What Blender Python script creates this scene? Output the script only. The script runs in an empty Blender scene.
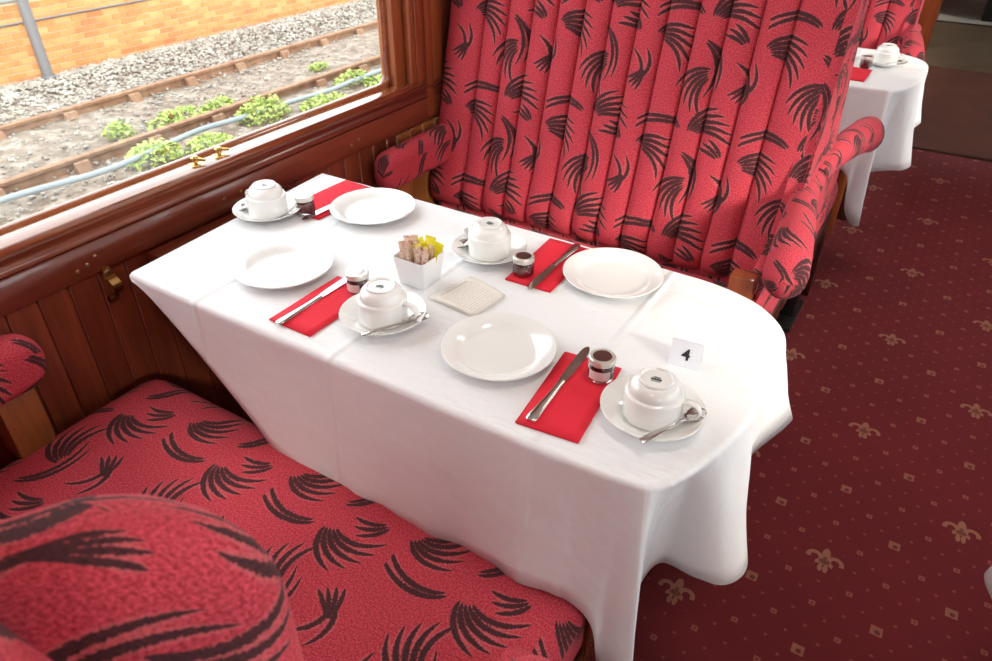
import bpy, bmesh, math, random
from math import sin, cos, pi, radians, sqrt, atan2, hypot
from mathutils import Vector, Matrix

random.seed(7)
S = bpy.context.scene
COL = S.collection

# ------------------------------------------------------------------ camera
CAM = (1.35, 0.0, 1.44)
YAW, PITCH, ROLL, FPX = 0.554689889, 0.600946302, -0.004095015, 729.56
cd = bpy.data.cameras.new('camera')
cd.sensor_width = 36.0
cd.lens = FPX / 992.0 * 36.0
cd.clip_start = 0.02
cd.dof.use_dof = True
cd.dof.focus_distance = 1.35
cd.dof.aperture_fstop = 10.0
cam = bpy.data.objects.new('camera', cd)
COL.objects.link(cam)
cam.location = CAM
cam.rotation_euler = (Matrix.Rotation(YAW, 3, 'Z') @ Matrix.Rotation(pi/2 - PITCH, 3, 'X') @ Matrix.Rotation(-ROLL, 3, 'Z')).to_euler()
S.camera = cam

# ------------------------------------------------------------------ sky, sun, exposure
S.view_settings.view_transform = 'Standard'
S.view_settings.look = 'None'
S.view_settings.gamma = 1.0
S.view_settings.use_curve_mapping = False
S.view_settings.exposure = 0.68
W = bpy.data.worlds.new('overcast_sky')
S.world = W
W.use_nodes = True
wn = W.node_tree
wn.nodes['Background'].inputs['Color'].default_value = (0.93, 0.97, 1.0, 1)
wn.nodes['Background'].inputs['Strength'].default_value = 2.9
sd = bpy.data.lights.new('hazy_sun', 'SUN')
sd.energy = 2.7
sd.angle = radians(9)
sd.color = (1.0, 0.93, 0.82)
so = bpy.data.objects.new('hazy_sun', sd)
COL.objects.link(so)
so.location = (8, -4, 6)
so.rotation_euler = Vector((0.80, -0.36, 0.40)).to_track_quat('Z', 'Y').to_euler()

WINDOW_CENTRES = (-1.13, 0.935, 3.0, 5.6, 7.4)  # last two are unseen, added to let daylight into the vestibule
WIN_HALF, WIN_Z0, WIN_Z1 = 0.79, 0.835, 1.80

# ------------------------------------------------------------------ node expression helper
class X:
    def __init__(s, nt, sock): s.nt, s.k = nt, sock
    def _m(s, op, *a):
        n = s.nt.nodes.new('ShaderNodeMath'); n.operation = op
        for i, v in enumerate((s,) + a):
            if isinstance(v, X): s.nt.links.new(v.k, n.inputs[i])
            else: n.inputs[i].default_value = float(v)
        return X(s.nt, n.outputs[0])
    def __add__(s, o): return s._m('ADD', o)
    def __sub__(s, o): return s._m('SUBTRACT', o)
    def __mul__(s, o): return s._m('MULTIPLY', o)
    def __truediv__(s, o): return s._m('DIVIDE', o)
    __radd__ = __add__
    __rmul__ = __mul__
    def abs(s): return s._m('ABSOLUTE')
    def mx(s, o): return s._m('MAXIMUM', o)
    def mn(s, o): return s._m('MINIMUM', o)
    def lt(s, o): return s._m('LESS_THAN', o)
    def gt(s, o): return s._m('GREATER_THAN', o)
    def sqrt(s): return s._m('SQRT')
    def floor(s): return s._m('FLOOR')
    def round(s): return s._m('ROUND')
    def sin(s): return s._m('SINE')
    def atan2(s, o): return s._m('ARCTAN2', o)
    def wrap(s, hi, lo): return s._m('WRAP', hi, lo)
    def smooth(s, a, b):
        n = s.nt.nodes.new('ShaderNodeMapRange'); n.interpolation_type = 'SMOOTHSTEP'
        s.nt.links.new(s.k, n.inputs[0])
        n.inputs[1].default_value = a; n.inputs[2].default_value = b
        n.inputs[3].default_value = 0; n.inputs[4].default_value = 1
        return X(s.nt, n.outputs[0])
    def __neg__(s): return s._m('MULTIPLY', -1)

def length2(a, b): return (a*a + b*b).sqrt()

def new_mat(name, color=(0.8, 0.8, 0.8), rough=0.5, metal=0.0, **kw):
    m = bpy.data.materials.new(name); m.use_nodes = True
    b = m.node_tree.nodes['Principled BSDF']
    b.inputs['Base Color'].default_value = (*color, 1)
    b.inputs['Roughness'].default_value = rough
    b.inputs['Metallic'].default_value = metal
    for k, v in kw.items():
        key = k.replace('_', ' ')
        i = b.inputs[key]
        i.default_value = (*v, 1) if isinstance(v, tuple) else v
    return m

def nodes_of(m): return m.node_tree, m.node_tree.nodes['Principled BSDF']

def coord(nt, kind='Object'):
    tc = nt.nodes.new('ShaderNodeTexCoord'); return tc.outputs[kind]

def sep(nt, sock):
    s = nt.nodes.new('ShaderNodeSeparateXYZ'); nt.links.new(sock, s.inputs[0])
    return [X(nt, s.outputs[i]) for i in range(3)]

def noise(nt, vec, scale, detail=3, rough=0.6, map_scale=None):
    if map_scale:
        mp = nt.nodes.new('ShaderNodeMapping'); mp.inputs['Scale'].default_value = map_scale
        nt.links.new(vec, mp.inputs[0]); vec = mp.outputs[0]
    n = nt.nodes.new('ShaderNodeTexNoise')
    n.inputs['Scale'].default_value = scale; n.inputs['Detail'].default_value = detail
    n.inputs['Roughness'].default_value = rough
    nt.links.new(vec, n.inputs['Vector'])
    return X(nt, n.outputs['Fac'])

def mix(nt, fac, a, b):
    n = nt.nodes.new('ShaderNodeMix'); n.data_type = 'RGBA'
    if isinstance(fac, X): nt.links.new(fac.k, n.inputs[0])
    else: n.inputs[0].default_value = fac
    for v, i in ((a, 6), (b, 7)):
        if isinstance(v, tuple): n.inputs[i].default_value = (*v, 1)
        else: nt.links.new(v, n.inputs[i])
    return n.outputs[2]

def ramp(nt, fac, stops):
    n = nt.nodes.new('ShaderNodeValToRGB'); nt.links.new(fac.k, n.inputs[0])
    el = n.color_ramp.elements
    while len(el) < len(stops): el.new(0.5)
    for e, (p, c) in zip(el, stops): e.position = p; e.color = (*c, 1)
    return n.outputs[0]

def bump(nt, b, h, strength=0.3, dist=0.002):
    n = nt.nodes.new('ShaderNodeBump'); n.inputs['Strength'].default_value = strength
    n.inputs['Distance'].default_value = dist
    nt.links.new(h.k, n.inputs['Height']); nt.links.new(n.outputs[0], b.inputs['Normal'])

# ------------------------------------------------------------------ materials
def make_moquette():
    m = new_mat('red_moquette', (0.5, 0.03, 0.05), 0.9, Sheen_Weight=0.12, Sheen_Roughness=0.4, Sheen_Tint=(1.0, 0.35, 0.38))
    nt, b = nodes_of(m)
    uv = coord(nt, 'UV')
    u, v, _ = sep(nt, uv)
    T = 0.275
    grain = noise(nt, uv, 330, 2, 0.8)
    tooth = noise(nt, uv, 340, 2, 0.8)
    dark = light = None
    #  centre u, v, direction, r0, r1, curvature, step, strokes, half width
    motifs = [(0.050, 0.050, 0.9, 0.022, 0.108, 10, 0.245, 5, 0.0066),
              (0.190, 0.040, 2.6, 0.040, 0.160, -8, 0.16, 2, 0.0070),
              (0.115, 0.128, 4.2, 0.012, 0.068, 3, 0.21, 4, 0.0047),
              (0.130, 0.165, 1.2, 0.004, 0.080, -13, 0.55, 2, 0.0056),
              (0.262, 0.135, 3.6, 0.022, 0.108, -10, 0.245, 5, 0.0066),
              (0.040, 0.190, 5.7, 0.040, 0.150, 9, 0.165, 2, 0.0068),
              (0.200, 0.240, 0.3, 0.022, 0.106, 11, 0.25, 5, 0.0066),
              (0.075, 0.262, 2.2, 0.020, 0.075, -9, 0.27, 3, 0.0055)]
    motifs = [(a - (d+e)/2*cos(c), b_ - (d+e)/2*sin(c), c, d, e, f, g, h, i_) for a, b_, c, d, e, f, g, h, i_ in motifs]
    for cx, cy, rot, r0, r1, curv, dphi, n, w0 in motifs:
        du = (u - cx).wrap(T/2, -T/2); dv = (v - cy).wrap(T/2, -T/2)
        a = du*cos(rot) + dv*sin(rot); c = dv*cos(rot) - du*sin(rot)
        r = length2(a, c)
        t = (c.atan2(a) + (r - (r0+r1)/2)*curv)/dphi + (0.5 if n % 2 == 0 else 0.0)
        i = t.round()
        lim = n/2.0 if n % 2 else n/2.0
        off = 0.5 if n % 2 == 0 else 0.0
        inr = (i - off).abs().lt(lim)
        dist = (t - i).abs()*dphi*r
        q = (r - r0)/(r1 - r0 - 0.008*0)
        prof = (q*(q*-1 + 1.0)*4).mx(0.0).sqrt()
        wid = prof*w0*(tooth*2.2 - 0.1)
        dk = (wid - dist).smooth(-0.0004, 0.0008)*inr
        lt_ = (wid*1.75 + 0.0004 - dist).smooth(-0.0004, 0.0012)*inr
        dark = dk if dark is None else dark.mx(dk)
        light = lt_ if light is None else light.mx(lt_)
    base = ramp(nt, grain, [(0.36, (0.27, 0.008, 0.020)), (0.64, (0.70, 0.072, 0.105))])
    c1 = mix(nt, light*0.42, base, (0.62, 0.17, 0.17))
    dk2 = dark*(grain*0.5 + 0.68).mn(1.0)
    c2 = mix(nt, dk2, c1, (0.022, 0.005, 0.008))
    nt.links.new(c2, b.inputs['Base Color'])
    bump(nt, b, grain + dark*-0.6, 0.35, 0.0012)
    return m

def make_carpet():
    m = new_mat('carpet', (0.2, 0.01, 0.015), 0.95, Sheen_Weight=0.05, Sheen_Tint=(1.0, 0.3, 0.3))
    nt, b = nodes_of(m)
    oc = coord(nt, 'Object')
    x, y, z = sep(nt, oc)
    a = 0.543/sqrt(2)
    ox, oy = 1.35 + 0.075, 1.378
    dx, dy = x - ox, y - oy
    p = (dx + dy)*(1/sqrt(2)/a); q = (dy - dx)*(1/sqrt(2)/a)
    def local(k, sx=0.0, sy=0.0):
        pl = (p*k + sx).wrap(0.5, -0.5)*(a/k); ql = (q*k + sy).wrap(0.5, -0.5)*(a/k)
        return (pl - ql)*(1/sqrt(2)), (pl + ql)*(1/sqrt(2))
    fx, fy = local(1)
    ax = fx.abs()
    def ell(ex, ey, cx, cy, rx, ry):
        return length2((ex - cx)/rx, (ey - cy)/ry)
    petal = ell(fx, fy, 0, 0.016, 0.010, 0.024)
    curl = (length2(ax - 0.0235, (fy - 0.002)) - 0.0145).abs()
    curl_m = curl.lt(0.0052)*(fy.gt(-0.003).mx(ax.lt(0.02)))*ax.gt(0.006)
    tail = ell(ax, fy, 0.006, -0.026, 0.0055, 0.012)
    band = ax.lt(0.016)*(fy + 0.011).abs().lt(0.0035)
    fleur = petal.lt(1.0).mx(curl_m).mx(tail.lt(1.0)).mx(band)
    inner = (petal.lt(0.55)*fy.lt(0.012)).mx((ell(fx, fy, 0, -0.004, 0.013, 0.008)).lt(1.0))
    hx, hy = local(2)
    notfleur = length2(fx, fy).gt(0.05)
    dm = hx.abs().mx(hy.abs())
    dia = dm.lt(0.0125)*notfleur
    dia_in = ell(hx, hy, 0.002, -0.003, 0.006, 0.006).lt(1.0)*notfleur
    nothalf = length2(hx, hy).gt(0.02)
    qx, qy = local(4)
    sq = qx.abs().mx(qy.abs())
    sm = sq.lt(0.0068)*sq.gt(0.0022)*nothalf*notfleur
    ex, ey = local(8)
    dots = ex.abs().mx(ey.abs()).lt(0.0034)*nothalf*notfleur*length2(qx, qy).gt(0.012)
    g = noise(nt, oc, 700, 2, 0.7)
    g2 = noise(nt, oc, 3.0, 3, 0.6)
    base = ramp(nt, g*0.7 + g2*0.3, [(0.3, (0.095, 0.0045, 0.0075)), (0.7, (0.185, 0.010, 0.015))])
    c = mix(nt, dots*0.42, base, (0.36, 0.10, 0.075))
    c = mix(nt, sm*0.45, c, (0.42, 0.15, 0.11))
    c = mix(nt, dia*0.7, c, (0.34, 0.14, 0.09))
    c = mix(nt, dia_in*0.85, c, (0.10, 0.012, 0.014))
    c = mix(nt, fleur*0.8, c, (0.34, 0.15, 0.095))
    c = mix(nt, inner*0.75, c, (0.11, 0.02, 0.018))
    nt.links.new(c, b.inputs['Base Color'])
    bump(nt, b, g, 0.4, 0.002)
    return m

def make_wood(name, c0, c1, c2, axis='Z', rough=0.28, coat=0.5, scale=6.0):
    m = new_mat(name, c1, rough, Coat_Weight=coat, Coat_Roughness=0.08)
    nt, b = nodes_of(m)
    tc = nt.nodes.new('ShaderNodeTexCoord')
    inf = nt.nodes.new('ShaderNodeObjectInfo')
    add = nt.nodes.new('ShaderNodeVectorMath'); add.operation = 'ADD'
    mul = nt.nodes.new('ShaderNodeVectorMath'); mul.operation = 'SCALE'
    cmb = nt.nodes.new('ShaderNodeCombineXYZ')
    nt.links.new(inf.outputs['Random'], cmb.inputs[0]); nt.links.new(inf.outputs['Random'], cmb.inputs[2])
    nt.links.new(cmb.outputs[0], mul.inputs[0]); mul.inputs['Scale'].default_value = 13.0
    nt.links.new(tc.outputs['Object'], add.inputs[0]); nt.links.new(mul.outputs[0], add.inputs[1])
    sc = {'X': (0.12, 1.6, 1.6), 'Y': (1.6, 0.12, 1.6), 'Z': (1.6, 1.6, 0.12)}[axis]
    n1 = noise(nt, add.outputs[0], scale, 5, 0.6, sc)
    n2 = noise(nt, add.outputs[0], scale*9, 3, 0.6, sc)
    rnd = X(nt, inf.outputs['Random'])
    f = n1*0.75 + n2*0.32 + rnd*0.10 - 0.08
    nt.links.new(ramp(nt, f, [(0.28, c0), (0.5, c1), (0.74, c2)]), b.inputs['Base Color'])
    bump(nt, b, n2, 0.08, 0.001)
    return m

def make_cloth():
    m = new_mat('white_cloth', (0.83, 0.83, 0.845), 0.75, Sheen_Weight=0.1)
    nt, b = nodes_of(m)
    oc = coord(nt, 'Object')
    x, y, z = sep(nt, oc)
    h = None
    for cx in (0.31, 0.63, 1.00):
        l = ((x - cx).abs()).smooth(0.012, 0.0)
        h = l if h is None else h.mx(l)
    l = ((y - 0.90).abs()).smooth(0.010, 0.0); h = h.mx(l*z.gt(0.738))
    w = noise(nt, oc, 7, 3, 0.5)
    weave = noise(nt, oc, 120, 2, 0.6)
    w2 = noise(nt, oc, 5, 4, 0.55, (1.0, 2.6, 1.0))
    bump(nt, b, h*0.4 + w*1.2 + w2*1.5 + weave*0.05, 0.7, 0.010)
    return m

def make_brick(name='brick_face'):
    m = new_mat(name, (0.5, 0.25, 0.1), 0.9)
    nt, b = nodes_of(m)
    inf = nt.nodes.new('ShaderNodeObjectInfo')
    tc = nt.nodes.new('ShaderNodeNewGeometry')
    r = noise(nt, tc.outputs['Position'], 2.2, 3, 0.7)
    n = noise(nt, tc.outputs['Position'], 40, 2, 0.6)
    f = r*0.55 + n*0.2 + X(nt, inf.outputs['Random'])*0.3
    nt.links.new(ramp(nt, f, [(0.25, (0.40, 0.13, 0.05)), (0.5, (0.52, 0.22, 0.075)), (0.75, (0.58, 0.32, 0.13))]), b.inputs['Base Color'])
    return m

def make_speckle(name, stops, scale, rough=0.9, detail=3):
    m = new_mat(name, stops[0][1], rough)
    nt, b = nodes_of(m)
    tc = nt.nodes.new('ShaderNodeNewGeometry')
    n = noise(nt, tc.outputs['Position'], scale, detail, 0.7)
    nt.links.new(ramp(nt, n, stops), b.inputs['Base Color'])
    return m

def make_glass_pane():
    m = bpy.data.materials.new('window_glass'); m.use_nodes = True
    nt = m.node_tree; nt.nodes.clear()
    out = nt.nodes.new('ShaderNodeOutputMaterial')
    tr = nt.nodes.new('ShaderNodeBsdfTransparent'); tr.inputs[0].default_value = (0.96, 0.97, 0.96, 1)
    gl = nt.nodes.new('ShaderNodeBsdfGlossy'); gl.inputs['Roughness'].default_value = 0.01
    lw = nt.nodes.new('ShaderNodeLayerWeight'); lw.inputs[0].default_value = 0.5
    f = X(nt, lw.outputs['Facing']); f = f*f; f = f*f*0.45 + 0.045
    mx = nt.nodes.new('ShaderNodeMixShader')
    nt.links.new(f.k, mx.inputs[0]); nt.links.new(tr.outputs[0], mx.inputs[1]); nt.links.new(gl.outputs[0], mx.inputs[2])
    nt.links.new(mx.outputs[0], out.inputs[0])
    return m

def make_print():
    m = new_mat('printed_paper', (0.80, 0.74, 0.65), 0.8)
    nt, b = nodes_of(m)
    u, v, _ = sep(nt, coord(nt, 'UV'))
    n = noise(nt, coord(nt, 'UV'), 90, 2, 0.6, (1, 0.25, 1))
    line = ((v*17).wrap(1.0, 0.0) - 0.5).abs().lt(0.24)
    txt = line*n.gt(0.47)*(u - 0.5).abs().lt(0.40)*v.gt(0.08)*v.lt(0.80)
    head = (v - 0.88).abs().lt(0.035)*n.gt(0.42)*(u - 0.5).abs().lt(0.33)
    nt.links.new(mix(nt, txt.mx(head)*0.42, (0.84, 0.79, 0.73), (0.34, 0.30, 0.26)), b.inputs['Base Color'])
    return m

MQ = make_moquette()
CARPET = make_carpet()
MAHOG_Y = make_wood('mahogany_rail', (0.075, 0.012, 0.007), (0.17, 0.034, 0.015), (0.28, 0.068, 0.026), 'Y')
MAHOG_Z = make_wood('mahogany_board', (0.075, 0.013, 0.007), (0.185, 0.038, 0.016), (0.32, 0.080, 0.030), 'Z')
FRAMEW = make_wood('varnished_frame', (0.13, 0.028, 0.010), (0.26, 0.062, 0.020), (0.38, 0.11, 0.036), 'Z', 0.2, 0.8)
FRAMEY = make_wood('varnished_sill', (0.15, 0.036, 0.012), (0.30, 0.085, 0.028), (0.42, 0.14, 0.048), 'Y', 0.10, 1.0)
GOLDW = make_wood('golden_wood', (0.16, 0.048, 0.012), (0.29, 0.10, 0.026), (0.42, 0.17, 0.045), 'Z', 0.35, 0.5)  # golden tone puts light into the wall boards; arm posts share it
DARKW = make_wood('dark_wood', (0.02, 0.006, 0.004), (0.05, 0.015, 0.009), (0.09, 0.03, 0.016), 'Z')
CLOTH = make_cloth()
PORC = new_mat('porcelain', (0.86, 0.86, 0.84), 0.12, Coat_Weight=0.6, Coat_Roughness=0.03)
STAMP = new_mat('stamp_ink', (0.03, 0.035, 0.03), 0.5)
NAPKIN = new_mat('red_paper_napkin', (0.74, 0.012, 0.035), 0.85)
STEEL = new_mat('polished_steel', (0.62, 0.60, 0.58), 0.16, 1.0)
BRASS = new_mat('brass', (0.62, 0.42, 0.16), 0.25, 1.0)
SCREW = new_mat('dull_brass', (0.35, 0.20, 0.10), 0.45, 1.0)
JARGLASS = new_mat('jar_glass', (0.95, 0.93, 0.92), 0.03, Transmission_Weight=1.0, IOR=1.45)
JAM = new_mat('dark_jam', (0.16, 0.008, 0.012), 0.15)
LID_W = new_mat('white_lid', (0.80, 0.78, 0.76), 0.25, 0.25)
LID_B = new_mat('burgundy_lid', (0.10, 0.035, 0.03), 0.35, 0.4)
LID_R = new_mat('lid_band', (0.70, 0.66, 0.60), 0.3, 0.6)
LABEL = new_mat('jar_label', (0.78, 0.66, 0.64), 0.6)
BOXW = new_mat('white_ceramic', (0.85, 0.84, 0.84), 0.3)
SACH_P = make_speckle('pink_sachet', [(0.35, (0.72, 0.46, 0.34)), (0.5, (0.80, 0.66, 0.55)), (0.65, (0.55, 0.22, 0.12))], 160, 0.6)
SACH_Y = make_speckle('yellow_sachet', [(0.4, (0.88, 0.74, 0.01)), (0.7, (0.85, 0.82, 0.12))], 120, 0.5)
PAPER = make_print()
CARD = new_mat('white_card', (0.80, 0.81, 0.88), 0.7)
INK = new_mat('black_ink', (0.015, 0.015, 0.018), 0.6)
BLACK = new_mat('black_iron', (0.012, 0.011, 0.011), 0.45, 0.3)
GREYM = new_mat('grey_metal', (0.18, 0.18, 0.19), 0.5, 0.3)
LINO = make_speckle('brown_linoleum', [(0.3, (0.085, 0.028, 0.018)), (0.7, (0.145, 0.052, 0.032))], 3.0, 0.45)
LINO2 = make_speckle('worn_linoleum', [(0.3, (0.085, 0.055, 0.033)), (0.7, (0.15, 0.10, 0.06))], 4.0, 0.4)
DAYLITFLOOR = make_speckle('daylit_floor', [(0.3, (0.50, 0.45, 0.38)), (0.7, (0.62, 0.58, 0.52))], 5.0, 0.4)  # pale colour stands in for daylight at the far doorway
CEILM = new_mat('cream_ceiling', (0.80, 0.77, 0.70), 0.7)
GLASS = make_glass_pane()
BRICK = make_brick()
MORTAR = new_mat('mortar', (0.50, 0.42, 0.30), 0.95)
CONC = new_mat('concrete', (0.30, 0.30, 0.30), 0.9)
GROUND = make_speckle('gravel_soil', [(0.3, (0.115, 0.082, 0.058)), (0.5, (0.21, 0.165, 0.125)), (0.68, (0.34, 0.295, 0.24))], 7.0)
STONE = make_speckle('ballast_stone', [(0.3, (0.15, 0.125, 0.10)), (0.5, (0.30, 0.275, 0.24)), (0.7, (0.46, 0.44, 0.40))], 5.5, 0.9, 4)
RUST = make_speckle('rusty_steel', [(0.3, (0.20, 0.10, 0.055)), (0.7, (0.33, 0.20, 0.12))], 9.0, 0.8)
SLEEP = make_speckle('sleeper_timber', [(0.3, (0.13, 0.09, 0.065)), (0.7, (0.24, 0.17, 0.12))], 8.0)
LEAF = make_speckle('weed_leaf', [(0.3, (0.30, 0.42, 0.09)), (0.7, (0.48, 0.57, 0.18))], 20.0, 0.7)
PIPE = new_mat('pale_blue_conduit', (0.27, 0.32, 0.34), 0.6)
LITTER = new_mat('orange_plastic', (0.75, 0.14, 0.04), 0.6)

# ------------------------------------------------------------------ mesh helpers
def obj(name, bm, mat, parent=None, smooth=True, recalc=True):
    if recalc: bmesh.ops.recalc_face_normals(bm, faces=bm.faces[:])
    me = bpy.data.meshes.new(name)
    bm.to_mesh(me); bm.free()
    me.materials.append(mat)
    if smooth:
        for p in me.polygons: p.use_smooth = True
        me.set_sharp_from_angle(angle=radians(38))
    o = bpy.data.objects.new(name, me)
    COL.objects.link(o)
    if parent is not None: o.parent = parent
    return o

def tag(o, label, cat, group=None, kind=None):
    o['label'] = label; o['category'] = cat
    if group: o['group'] = group
    if kind: o['kind'] = kind
    return o

def thing(name, label, cat, loc=(0, 0, 0), rz=0.0, group=None):
    e = bpy.data.objects.new(name, None); COL.objects.link(e)
    e.location = loc; e.rotation_euler = (0, 0, rz); e.empty_display_size = 0.05
    return tag(e, label, cat, group)

def struct(o, label=None):
    o['kind'] = 'structure'
    if label: o['label'] = label
    return o

def copy_tree(o, parent=None):
    c = o.copy(); COL.objects.link(c); c.parent = parent
    for ch in list(o.children): copy_tree(ch, c)
    return c

def dup(o, loc, rz=0.0, label=None, group=None):
    c = copy_tree(o); c.location = loc; c.rotation_euler = (0, 0, rz)
    if label: c['label'] = label
    if group: c['group'] = group
    return c

def box(bm, x0, x1, y0, y1, z0, z1, bev=0.0, seg=2):
    r = bmesh.ops.create_cube(bm, size=1.0)
    vs = r['verts']
    for v in vs:
        v.co = Vector(((x0+x1)/2 + v.co.x*(x1-x0), (y0+y1)/2 + v.co.y*(y1-y0), (z0+z1)/2 + v.co.z*(z1-z0)))
    if bev > 0:
        es = list({e for v in vs for e in v.link_edges})
        bmesh.ops.bevel(bm, geom=es, offset=bev, segments=seg, affect='EDGES', profile=0.5)
    return bm

def bx(*a, **k): return box(bmesh.new(), *a, **k)

def loft(bm, rings, closed=True, caps=True, uv_scale=1.0, uoff=0.0, voff=0.0):
    """rings: list of lists of 3D points; uv in metres (u along the loft, v round the ring)."""
    uvl = bm.loops.layers.uv.verify()
    n = len(rings[0])
    V = [[bm.verts.new(p) for p in r] for r in rings]
    us = [0.0]
    for i in range(1, len(rings)):
        us.append(us[-1] + max((Vector(rings[i][k]) - Vector(rings[i-1][k])).length for k in range(0, n, max(1, n//8))))
    mid = rings[len(rings)//2]
    vs = [0.0]
    for k in range(1, n+1):
        vs.append(vs[-1] + (Vector(mid[k % n]) - Vector(mid[k-1])).length)
    m = n if closed else n - 1
    for i in range(len(rings)-1):
        for k in range(m):
            k2 = (k+1) % n
            f = bm.faces.new((V[i][k], V[i+1][k], V[i+1][k2], V[i][k2]))
            for lp, (a, b_) in zip(f.loops, ((us[i], vs[k]), (us[i+1], vs[k]), (us[i+1], vs[k+1]), (us[i], vs[k+1]))):
                lp[uvl].uv = (a*uv_scale + uoff, b_*uv_scale + voff)
    if caps and closed:
        for ring, uu in ((V[0], 0.0), (V[-1], us[-1])):
            f = bm.faces.new(ring)
            c = f.calc_center_median()
            ax1 = (ring[0].co - c).normalized()
            nn = f.normal if f.normal.length > 0.5 else Vector((1, 0, 0))
            f.normal_update(); nn = f.normal
            ax2 = nn.cross(ax1)
            for lp in f.loops:
                d = lp.vert.co - c
                lp[uvl].uv = (d.dot(ax1) + uoff + uu, d.dot(ax2) + voff)
    return bm

def tube(bm, pts, r, n=10, caps=True):
    """round tube along pts; r a number or a list"""
    P = [Vector(p) for p in pts]
    rings = []
    prev = None
    for i, p in enumerate(P):
        t = (P[min(i+1, len(P)-1)] - P[max(i-1, 0)]).normalized()
        if prev is None:
            a = Vector((0, 0, 1)) if abs(t.z) < 0.9 else Vector((1, 0, 0))
            s = t.cross(a).normalized()
        else:
            s = (prev - t*prev.dot(t)).normalized()
        prev = s
        b2 = t.cross(s)
        rr = r[i] if isinstance(r, (list, tuple)) else r
        rings.append([p + s*(rr*cos(2*pi*k/n)) + b2*(rr*sin(2*pi*k/n)) for k in range(n)])
    return loft(bm, rings, True, caps)

def lathe(bm, prof, n=40, cx=0, cy=0):
    """prof: list of (r, z); r = 0 closes on the axis"""
    cols = []
    for r, z in prof:
        if r < 1e-6: cols.append([bm.verts.new((cx, cy, z))])
        else: cols.append([bm.verts.new((cx + r*cos(2*pi*k/n), cy + r*sin(2*pi*k/n), z)) for k in range(n)])
    for a, b_ in zip(cols, cols[1:]):
        if len(a) == 1 and len(b_) == 1: continue
        for k in range(n):
            k2 = (k+1) % n
            if len(a) == 1: bm.faces.new((a[0], b_[k], b_[k2]))
            elif len(b_) == 1: bm.faces.new((a[k], b_[0], a[k2]))
            else: bm.faces.new((a[k], b_[k], b_[k2], a[k2]))
    return bm

def grid(bm, fn, us, vs, uvfn=None):
    uvl = bm.loops.layers.uv.verify()
    V = [[bm.verts.new(fn(u, v)) for v in vs] for u in us]
    for i in range(len(us)-1):
        for j in range(len(vs)-1):
            f = bm.faces.new((V[i][j], V[i+1][j], V[i+1][j+1], V[i][j+1]))
            if uvfn:
                for lp, (a, b_) in zip(f.loops, ((i, j), (i+1, j), (i+1, j+1), (i, j+1))):
                    lp[uvl].uv = uvfn(us[a], vs[b_])
    return bm

def lin(a, b, n): return [a + (b-a)*i/(n-1) for i in range(n)]

def box_uv(bm, uo=0.0, vo=0.0):
    uvl = bm.loops.layers.uv.verify()
    bm.normal_update()
    for f in bm.faces:
        nx, ny, nz = (abs(c) for c in f.normal)
        for lp in f.loops:
            c = lp.vert.co
            if nx >= ny and nx >= nz: lp[uvl].uv = (c.y + uo, c.z + vo)
            elif ny >= nz: lp[uvl].uv = (c.x + uo, c.z + vo)
            else: lp[uvl].uv = (c.x + uo, c.y + vo)
    return bm

def rounded_ring(hy, hz, r, n=6):
    """rounded rectangle in a plane, half sizes hy, hz"""
    pts = []
    for cx, cz, a0 in ((hy-r, hz-r, 0), (-hy+r, hz-r, pi/2), (-hy+r, -hz+r, pi), (hy-r, -hz+r, 3*pi/2)):
        for k in range(n+1):
            a = a0 + pi/2*k/n
            pts.append((cx + r*cos(a), cz + r*sin(a)))
    return pts

# ================================================================== STRUCTURE
X_R = 2.70          # inner face of the right wall
Y0, Y1 = -2.25, 9.6
# floors
o = obj('floor', bx(-0.06, X_R+0.06, Y0, 4.536, -0.06, 0.0), CARPET, smooth=False)
struct(o, 'dark red carpet with gold lilies and small squares')
o = obj('floor', bx(-0.06, X_R+0.06, 4.536, 6.46, -0.06, 0.004), LINO, smooth=False)
struct(o, 'dark brown linoleum floor beyond the carpet edge')
o = obj('floor', bx(-0.06, X_R+0.06, 6.46, 8.22, -0.06, 0.006), LINO2, smooth=False)
struct(o, 'worn olive brown floor of the far vestibule')
o = obj('floor', bx(-0.06, X_R+0.06, 8.22, Y1, -0.06, 0.008), DAYLITFLOOR, smooth=False)
struct(o, 'floor of the next carriage, daylight painted pale')
struct(obj('trim_1', bx(1.15, 1.80, 4.52, 4.552, 0.0, 0.007, bev=0.002), DARKW), 'dark threshold strip at carpet end')
struct(obj('trim_2', bx(1.00, 1.80, 8.20, 8.235, 0.0, 0.014, bev=0.002), BLACK), 'black threshold strip at the far door')

def wall_with_windows(name, xin, xout, sgn, label):
    bm = bmesh.new()
    xa, xb = min(xin, xout), max(xin, xout)
    box(bm, xa, xb, Y0, Y1, -0.06, WIN_Z0 - 0.02)
    box(bm, xa, xb, Y0, Y1, WIN_Z1, 2.42)
    y = Y0
    for c in WINDOW_CENTRES:
        box(bm, xa, xb, y, c - WIN_HALF, WIN_Z0 - 0.02, WIN_Z1); y = c + WIN_HALF
    box(bm, xa, xb, y, Y1, WIN_Z0 - 0.02, WIN_Z1)
    return struct(obj(name, bm, MAHOG_Z, smooth=False), label)
wall_left = wall_with_windows('wall_left', -0.012, -0.075, 1, 'mahogany panelled wall under the window')
wall_right = wall_with_windows('wall_right', X_R, X_R+0.075, -1, 'mahogany panelled wall across the aisle')

# tongue and groove boards under the window, one object per board
bw = 0.0612
board_me = None
k = 0
yb = -0.26
while yb < 1.75:
    if board_me is None:
        ob = obj('board', bx(-0.012, 0.0, 0, bw - 0.0016, 0.0, 0.712, bev=0.0022, seg=1), MAHOG_Z, wall_left)
        board_me = ob.data
    else:
        ob = bpy.data.objects.new('board', board_me); COL.objects.link(ob); ob.parent = wall_left
    ob.location = (0, yb, 0)
    yb += bw
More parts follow.
